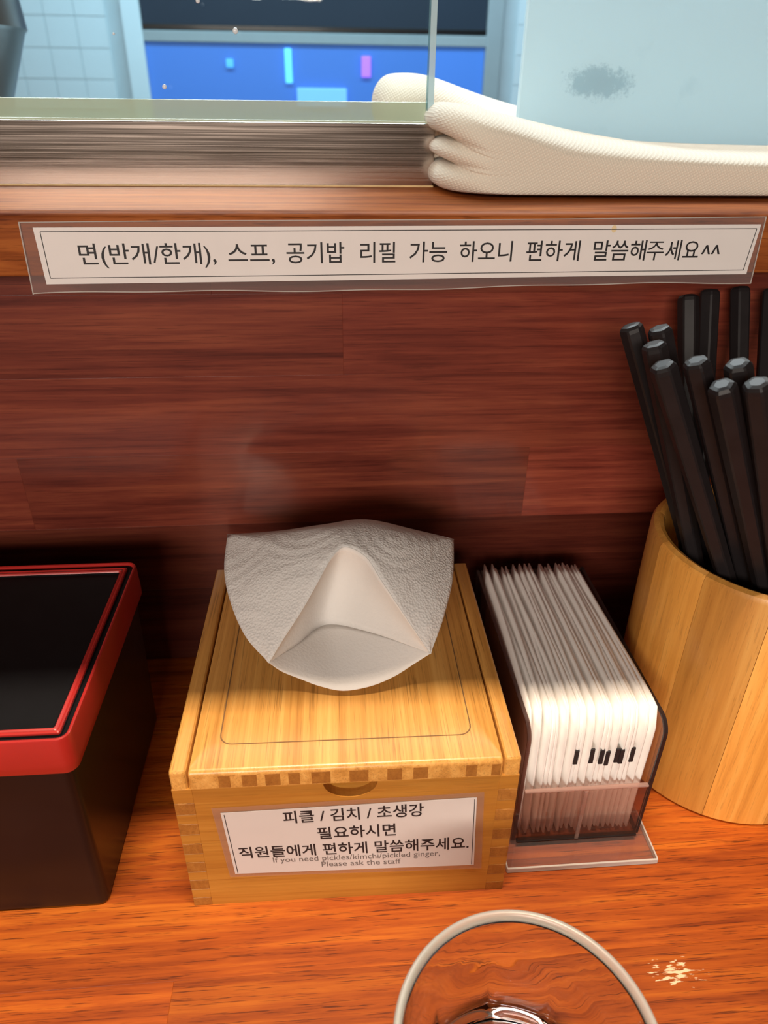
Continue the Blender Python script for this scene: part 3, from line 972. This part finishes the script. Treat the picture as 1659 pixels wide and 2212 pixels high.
NM = 120
mo = catmull(mouth, NM + 1)
def at(curve, t):
    f = t * (len(curve) - 1); k = min(int(f), len(curve) - 2)
    return curve[k].lerp(curve[k + 1], f - k)
nseg = 8
outs_, mos_ = [], []
for k in range(len(outer) - 1):
    P0 = Vector(outer[max(k - 1, 0)]); P1 = Vector(outer[k]); P2 = Vector(outer[k + 1]); P3 = Vector(outer[min(k + 2, len(outer) - 1)])
    sharp1 = k in (4, 9); sharp2 = (k + 1) in (4, 9)
    t1 = (P2 - P1) if sharp1 or k == 0 else (P2 - P0) * 0.5
    t2 = (P2 - P1) if sharp2 or k + 1 == len(outer) - 1 else (P3 - P1) * 0.5
    for i in range(nseg):
        u = i / nseg
        h = (2 * u**3 - 3 * u**2 + 1) * P1 + (u**3 - 2 * u**2 + u) * t1 + (-2 * u**3 + 3 * u**2) * P2 + (u**3 - u**2) * t2
        outs_.append(h)
        mos_.append(at(mo, mu[k] + (mu[k + 1] - mu[k]) * u))
outs_.append(Vector(Rp)); mos_.append(Vector(Rp))
bm = bmesh.new()
surf(bm, mos_, outs_, 18, lambda u, v: Vector((0, 0, 4.0 * math.sin(math.pi * v) * math.sin(math.pi * u) + 0.5 * math.sin(u * 26 + v * 4) * math.sin(math.pi * v))), 0)
crease = catmull([Lp, (45.4, 52.8, 93), (58, 68.9, 90), (77.8, 57.1, 94), Rp], 61)
front = catmull([Lp, (39.8, 38.0, 92.0), (46.8, 37.6, 88.0), (55.3, 35.6, 85.2), (64.5, 34.2, 83.6), (75.4, 34.6, 85), (85.2, 36.4, 88), (93.8, 38.2, 93), Rp], 61)
mo61 = catmull(mouth, 61)
surf(bm, mo61, crease, 12, lambda u, v: Vector((0, 7 * math.sin(math.pi * v) * math.sin(math.pi * u), 0)), 1)
surf(bm, crease, front, 10, lambda u, v: Vector((0, 0, 1.2 * math.sin(math.pi * v) * math.sin(math.pi * u))), 1)
# the gathered stem running down into the opening of the lid
stem_top = catmull([(48, 58, 89.5), (56, 70, 87.5), (66, 71, 88), (78, 60, 90.5), (86, 55, 92)], 31)
stem_bot = catmull([(50, 64, 76), (57, 68, 74), (66, 70, 74), (76, 68, 75), (84, 66, 76)], 31)
surf(bm, stem_top, stem_bot, 6, lambda u, v: Vector((0, 1.5 * math.sin(u * 18), 0)), 1)
# rear fall of the sheet closing the hood behind
back_top = [p.copy() for p in outs_[4 * nseg:9 * nseg + 1]]
nb = len(back_top)
back_bot = [Vector((40 + 50 * i / (nb - 1), 74, 82)) for i in range(nb)]
surf(bm, back_top, back_bot, 8, lambda u, v: Vector((0, -2 * math.sin(math.pi * v), 0)), 0)
bmesh.ops.scale(bm, vec=(S, S, S), verts=bm.verts)
me = bpy.data.meshes.new('paper_tissue')
bm.to_mesh(me); bm.free()
me.materials.append(M['tissue']); me.materials.append(M['tissue_in'])
tis = link('paper_tissue', me)
sd = tis.modifiers.new('ply', 'SOLIDIFY'); sd.thickness = 0.00025
tag(tis, 'white embossed paper tissue pulled up from the bamboo box', 'tissue')

# ------------------------------------------------------------------ black and red lacquer box
lb = empty('lacquer_box', (-130, 56, 0))
tag(lb, 'black lacquer box with a red-rimmed lid at the left edge', 'box')
X0, X1, Y0, Y1 = -235.0, -35.4, 2.6, 108.0
def lpart(bm, name, mat, parent=None, smooth=True, angle=0.6):
    bmesh.ops.translate(bm, verts=bm.verts, vec=(130, -56, 0))
    return bm_obj(name, bm, mat, parent or lb, smooth=smooth, angle=angle)
b_ = loft([rrect(X0 + 1.5, X1 - 1.5, Y0 + 1.5, Y1 - 1.5, 3, 0), rrect(X0 + .2, X1 - .2, Y0 + .2, Y1 - .2, 3.6, 1.2), rrect(X0, X1, Y0, Y1, 3.8, 3), rrect(X0 - 1.6, X1 + 1.6, Y0 - 1.0, Y1 + 1, 3.8, 84)], True, True, True)
lpart(b_, 'body', M['lacquer'])
R0, R1, F0, F1 = X0 - 5, -30.6, -0.6, 110.0
Zr0, Zr1 = 83.4, 100.0
def rr(i, z, r=5.0):
    return rrect(R0 + i, R1 - i, F0 + i, F1 - i, max(r - i, 0.8), z)
b_ = loft([rr(1.0, Zr0), rr(1.5, Zr0), rr(1.5, 98.4), rr(3.8, 98.2), rr(4.1, 98.6), rr(7.6, 98.6), rr(8.0, 98.2)], True, True, True)
lidl = lpart(b_, 'lid', M['lid_top'])
b_ = loft([rr(1.4, Zr0), rr(0.5, Zr0), rr(0.1, Zr0 + .8), rr(0.0, Zr0 + 4), rr(0.3, 98.6), rr(0.6, 99.7), rr(1.0, Zr1), rr(1.6, 99.8), rr(1.8, 98.4)], True, wrap=True)
lpart(b_, 'red_rim', M['red'], lidl)
b_ = loft([rr(4.3, 98.5), rr(4.5, 99.3), rr(5.0, 99.7), rr(5.5, 99.4), rr(5.8, 99.1), rr(6.2, 99.4), rr(6.7, 99.5), rr(7.1, 99.1), rr(7.3, 98.5)], True, wrap=True)
lpart(b_, 'red_bead', M['red'], lidl)

# ------------------------------------------------------------------ smoky napkin holder and packets
nh = empty('acrylic_holder', (166, 70, 0))
tag(nh, 'smoky acrylic holder full of white packets beside the tissue box', 'holder')
NL = (-166, -70, 0)
def npart(bm, name, mat, parent=None, smooth=False, angle=None):
    bmesh.ops.translate(bm, verts=bm.verts, vec=NL)
    return bm_obj(name, bm, mat, parent or nh, smooth=smooth, angle=angle)
bp_ = npart(box_bm(133.6, 200.8, 5.6, 132, 0.1, 2.9, 0.6), 'base_plate', M['acrylic'])
npart(box_bm(133.4, 201.0, 5.0, 5.9, 0.1, 3.0, 0.3), 'base_edge', M['acrylic_edge'], bp_)
npart(box_bm(200.4, 201.2, 5.6, 26, 0.1, 3.0, 0.3), 'base_edge', M['acrylic_edge'], bp_)
npart(box_bm(133.2, 133.9, 5.6, 26, 0.1, 3.0, 0.3), 'base_edge', M['acrylic_edge'], bp_)
def side_poly(inset):
    z1 = 73.0 - inset
    y0, y1 = 17.6 + inset, 131 - inset
    pts = [(y0 + 1, 3.2 + inset), (y1, 3.2 + inset), (y1, z1)]
    r = 7.0
    for k in range(7):
        a = math.radians(90 + 90 * k / 6)
        pts.append((y0 + r + r * math.cos(a), z1 - r + r * math.sin(a)))
    return pts
for xa, xb in ((138.2, 139.8), (195.2, 196.8)):
    w_ = npart(prism(side_poly(0.8), 'x', xa, xb), 'side_wall', M['smoke'])
    o_, i_ = side_poly(0), side_poly(0.85)
    bm = loft([[(xa, *p) for p in o_], [(xb, *p) for p in o_], [(xb, *p) for p in i_], [(xa, *p) for p in i_]], True, wrap=True)
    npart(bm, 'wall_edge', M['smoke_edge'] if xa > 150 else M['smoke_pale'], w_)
npart(box_bm(140.6, 195.2, 129.4, 131, 3.2, 73, 0.3), 'rear_wall', M['smoke'])
lip = npart(box_bm(140.6, 195.2, 17.6, 19.2, 3.6, 35.6, 0.3), 'front_lip', M['smoke'])
npart(box_bm(140.6, 195.2, 17.3, 19.4, 35.4, 36.6, 0.5), 'lip_edge', M['acrylic_edge'] if False else clear('lip_edge_acrylic', (0.75, 0.58, 0.52), haze=0.25, haze_col=(0.85, 0.62, 0.55), rough=0.08), lip)
npart(box_bm(140.2, 195.6, 17.2, 19.4, 3.0, 3.9, 0.3), 'lip_edge', M['smoke_edge'], lip)
npart(box_bm(166.6, 168.4, 16.9, 17.7, 3.6, 35.4, 0.35), 'lip_rib', clear('rib_acrylic', (0.85, 0.7, 0.65), haze=0.18, haze_col=(0.9, 0.75, 0.68), rough=0.06), lip)

def packet_mesh(seed, th):
    rnd = random.Random(seed)
    ny, nz = 12, 8
    bm = bmesh.new()
    ln, ht = 108.0, 72.0
    ph, am = rnd.uniform(0, 6), rnd.uniform(0.3, 0.9)
    hook = rnd.uniform(-1.2, 1.2)
    sides = []
    for sgn_ in (-1, 1):
        g = []
        for j in range(nz + 1):
            r_ = []
            for i in range(ny + 1):
                u, v = i / ny, j / nz
                y = ln * u; z = ht * v
                cr = max(0.0, v - 0.86) / 0.14
                fr = max(0.0, 0.05 - u) / 0.05
                y += cr * 2.2 * (1 - u) ** 4 * 1.5
                edge = min(1.0, min(u, 1 - u) * 14 + .4) * min(1.0, (1 - v) * 9 + .7)
                x = am * math.sin(u * 4 + ph) * v + hook * max(0, 0.12 - u) / 0.12 * (1 - abs(v - .5)) + sgn_ * th / 2 * edge
                r_.append(bm.verts.new((x, y, z)))
            g.append(r_)
        sides.append(g)
    for k, g in enumerate(sides):
        for j in range(nz):
            for i in range(ny):
                q = (g[j][i], g[j][i + 1], g[j + 1][i + 1], g[j + 1][i])
                bm.faces.new(q if k else q[::-1])
    a, b2 = sides
    for i in range(ny):
        bm.faces.new((a[0][i], a[0][i + 1], b2[0][i + 1], b2[0][i]))
        bm.faces.new((a[nz][i], b2[nz][i], b2[nz][i + 1], a[nz][i + 1]))
    for j in range(nz):
        bm.faces.new((a[j][0], b2[j][0], b2[j + 1][0], a[j + 1][0]))
        bm.faces.new((a[j][ny], a[j + 1][ny], b2[j + 1][ny], b2[j][ny]))
    bmesh.ops.recalc_face_normals(bm, faces=bm.faces)
    for f in bm.faces: f.smooth = True
    bmesh.ops.scale(bm, vec=(S, S, S), verts=bm.verts)
    m = bpy.data.meshes.new('paper_packet'); bm.to_mesh(m); bm.free()
    m.materials.append(M['sachet'])
    return m
pm = [packet_mesh(k, 2.1) for k in range(5)]
mk = box_bm(-0.95, 0.95, -0.35, 0.6, 0, 8.5, 0.2, 1)
bmesh.ops.scale(mk, vec=(S, S, S), verts=mk.verts)
mkm = bpy.data.meshes.new('print_mark'); mk.to_mesh(mkm); mk.free(); mkm.materials.append(M['ink'])
NP = 24
MARKED = (9, 12, 14, 15, 17, 18, 20)
for i in range(NP):
    t = i / (NP - 1)
    xt = 141.4 + t * (193.2 - 141.4) + random.uniform(-.3, .3)
    xb = 142.6 + t * (192.6 - 142.6)
    lean = math.atan2(xt - xb, 72)
    o = bpy.data.objects.new('paper_packet', pm[i % 5]); C.objects.link(o)
    o.location = Vector((xb, 20.6 + random.uniform(0, 2.0), 3.4 + random.uniform(0, 1.8))) * S
    o.rotation_euler = (random.uniform(-.012, .012), lean, random.uniform(-.012, .012))
    if i == 0: l_ = 'white paper packet nearest the bamboo tissue box in the holder'
    elif i == NP - 1: l_ = 'white paper packet nearest the chopstick cup in the holder'
    elif i in MARKED: l_ = 'white paper packet with a black printed mark on its front edge'
    else: l_ = 'plain white paper packet in the middle of the row in the acrylic holder'
    tag(o, l_, 'packet', 'white packets in the acrylic holder')
    if i in MARKED:
        k = bpy.data.objects.new('print_mark', mkm); C.objects.link(k); k.parent = o
        k.location = Vector((0, -0.1, 44 + random.uniform(-2, 2))) * S

# ------------------------------------------------------------------ chopstick cup: twelve staves
CX, CY, CR, CH = 258.1, 73.2, 52.9, 125.8
cup = empty('chopstick_cup', (CX, CY, 0))
tag(cup, 'round bamboo stave cup holding black chopsticks', 'cup')
def stave_mesh():
    n = 5
    half = math.radians(15) - 0.0016
    prof = [(CR - 1.0, 0.0), (CR, 1.2), (CR, CH - 3.0), (CR - 1.0, CH - 0.9), (CR - 3.2, CH), (CR - 5.2, CH - 0.9), (CR - 6.2, CH - 3.0), (CR - 6.2, 6.0), (CR - 6.2, 0.0)]
    rows_ = []
    for i in range(n + 1):
        a = -half + 2 * half * i / n
        rows_.append([(r * math.cos(a), r * math.sin(a), z) for r, z in prof])
    bm = loft(rows_, True, True, True)
    bmesh.ops.recalc_face_normals(bm, faces=bm.faces)
    for f in bm.faces: f.smooth = True
    for e in bm.edges:
        if len(e.link_faces) == 2 and e.calc_face_angle(0) > 0.6: e.smooth = False
    bmesh.ops.scale(bm, vec=(S, S, S), verts=bm.verts)
    m = bpy.data.meshes.new('stave'); bm.to_mesh(m); bm.free(); m.materials.append(M['bamboo_z'])
    return m
sm = stave_mesh()
tones = [1.2, 1.0, 1.3, 1.08, 1.25, 1.1, 1.38, .98, 1.36, 1.0, 1.3, 1.08]
for k in range(12):
    o = link('stave', sm, None, cup)
    o.rotation_euler = (0, 0, math.radians(30 * k + 15))
    o['tone'] = tones[k]
bm_obj('cup_floor', loft([rrect(-46, 46, -46, 46, 45.9, 0.6, 12), rrect(-46, 46, -46, 46, 45.9, 5.5, 12)], True, True, True), M['dark_in'], cup)

# ------------------------------------------------------------------ chopsticks
def chop_mesh(length=228.0):
    rows_ = []
    n = 6
    def ring(r, z, a0=math.radians(30)):
        out = []
        for i in range(n):
            for d in (-0.10, 0.10):                    # narrow chamfer on each of the six edges
                a = a0 + 2 * math.pi * i / n + d
                rr_ = r / math.cos(0.0)
                out.append((rr_ * math.cos(a), rr_ * math.sin(a), z))
        return out
    rows_.append(ring(2.2, 0)); rows_.append(ring(2.6, 1))
    rows_.append(ring(4.7, length - 3.0)); rows_.append(ring(4.5, length - 1.5)); rows_.append(ring(3.7, length - 0.4)); rows_.append(ring(2.3, length))
    bm = loft(rows_, True, True, True)
    bmesh.ops.recalc_face_normals(bm, faces=bm.faces)
    bmesh.ops.scale(bm, vec=(S, S, S), verts=bm.verts)
    m = bpy.data.meshes.new('chopstick'); bm.to_mesh(m); bm.free(); m.materials.append(M['chop'])
    return m
cm = chop_mesh()
sticks = [
    ((182.7, 95.0, 215.0), (268.4, 64.4, 8.0), 'leftmost black chopstick leaning against the cup rim'),
    ((191.2, 87.4, 216.0), (277.7, 79.2, 8.0), 'black chopstick just behind the leftmost pair in the cup'),
    ((184.4, 75.1, 213.5), (262.0, 64.0, 8.0), 'second black chopstick from the left in the front of the cup'),
    ((178.3, 52.6, 213.0), (283.0, 51.8, 8.0), 'third black chopstick from the left with a shiny top corner'),
    ((189.0, 50.4, 215.0), (287.6, 57.5, 8.0), 'fourth black chopstick from the left standing taller than its right neighbour'),
    ((191.0, 34.3, 212.0), (294.3, 56.8, 8.0), 'front black chopstick with a brownish sheen nearest the viewer'),
    ((198.7, 27.7, 215.0), (292.0, 49.2, 8.0), 'front black chopstick at the right edge of the photo'),
    ((200.5, 44.2, 216.0), (292.8, 62.6, 8.0), 'black chopstick with a glinting rounded end behind the front pair'),
    ((226.7, 139.3, 216.0), (229.9, 44.4, 8.0), 'dim rear chopstick furthest left under the sign'),
    ((238.9, 144.4, 217.0), (233.4, 48.8, 8.0), 'dim rear chopstick second from left under the sign'),
    ((255.1, 147.3, 217.5), (251.7, 40.3, 8.0), 'dim rear chopstick third from left under the sign'),
    ((268.3, 143.3, 217.5), (251.5, 33.3, 8.0), 'dim rear chopstick at the right edge under the sign'),
    ((285.4, 90.8, 226.0), (270.9, 59.5, 8.0), None),
    ((276.9, 38.2, 226.0), (264.9, 78.6, 8.0), None),
    ((288.2, 70.4, 224.0), (235.1, 57.6, 8.0), None),
    ((292.2, 112.2, 222.0), (250.3, 52.7, 8.0), None),
]
for k, (t, b2, l_) in enumerate(sticks):
    t, b2 = Vector(t), Vector(b2)
    b2.z = 6.6
    d = (t - b2)
    o = bpy.data.objects.new('chopstick', cm); C.objects.link(o)
    rot = d.to_track_quat('Z', 'Y').to_matrix().to_4x4() @ Matrix.Rotation(random.uniform(0, 1.0) if k > 7 else [0.2, .5, .75, .6, .35, .55, .1, .4][k], 4, 'Z')
    o.matrix_world = Matrix.Translation(b2 * S) @ rot @ Matrix.Diagonal((1, 1, d.length / 228.0, 1))
    tag(o, l_ or 'black chopstick standing in the right half of the bamboo cup', 'chopstick', 'black chopsticks in the bamboo cup')

# ------------------------------------------------------------------ drinking glass in the foreground
GX, GY = 113.4, -85.0
gl = empty('drinking_glass', (GX, GY, 0))
tag(gl, 'clear drinking glass with a thick base at the bottom edge', 'glass')
H, RT, RB = 62.0, 38.6, 32.5
def rad(z): return RB + (RT - RB) * (z / H) ** 0.8
outer_p = [(0, 1.2), (20, 1.0), (RB - 3, 0.1), (RB - 1, 0.3), (RB, 1.6)] + [(rad(z), z) for z in (4, 7, 10, 13, 16, 19, 22, 25, 28, 32, 38, 46, 54, 58.4)]
rim_p = [(RT + 0.05, 60.4), (RT - 0.35, 61.5), (RT - 1.2, 62.0), (RT - 2.1, 61.5), (RT - 2.5, 60.2)]
inner_p = [(rad(z) - 2.6, z) for z in (58.4, 52, 44, 36, 30, 26, 23, 20, 17, 14)] + [(rad(12) - 3.0, 12.2), (rad(10) - 4.5, 10.6), (22, 9.6), (12, 9.2), (0, 9.0)]
def flute(r, z, a):
    if z < 2 or z > 32: return r
    k = math.sin(math.pi * (z - 2) / 30)
    return r - 1.5 * k * abs(math.cos(5 * a)) ** 0.6
NS = 120
rows_ = lathe(outer_p, NS, mod=flute) + lathe(inner_p, NS)
bm_obj('glass_rim', loft(lathe([(RT - 0.1, 58.6), (RT + 0.1, 60.4)] + rim_p[1:] + [(RT - 2.5, 58.6)], NS), True, wrap=True), M['rim'], gl, smooth=True)
b_ = loft(rows_, True)
bmesh.ops.remove_doubles(b_, verts=b_.verts, dist=0.02)
bm_obj('glass_body', b_, M['tumbler'], gl, smooth=True, angle=0.9)
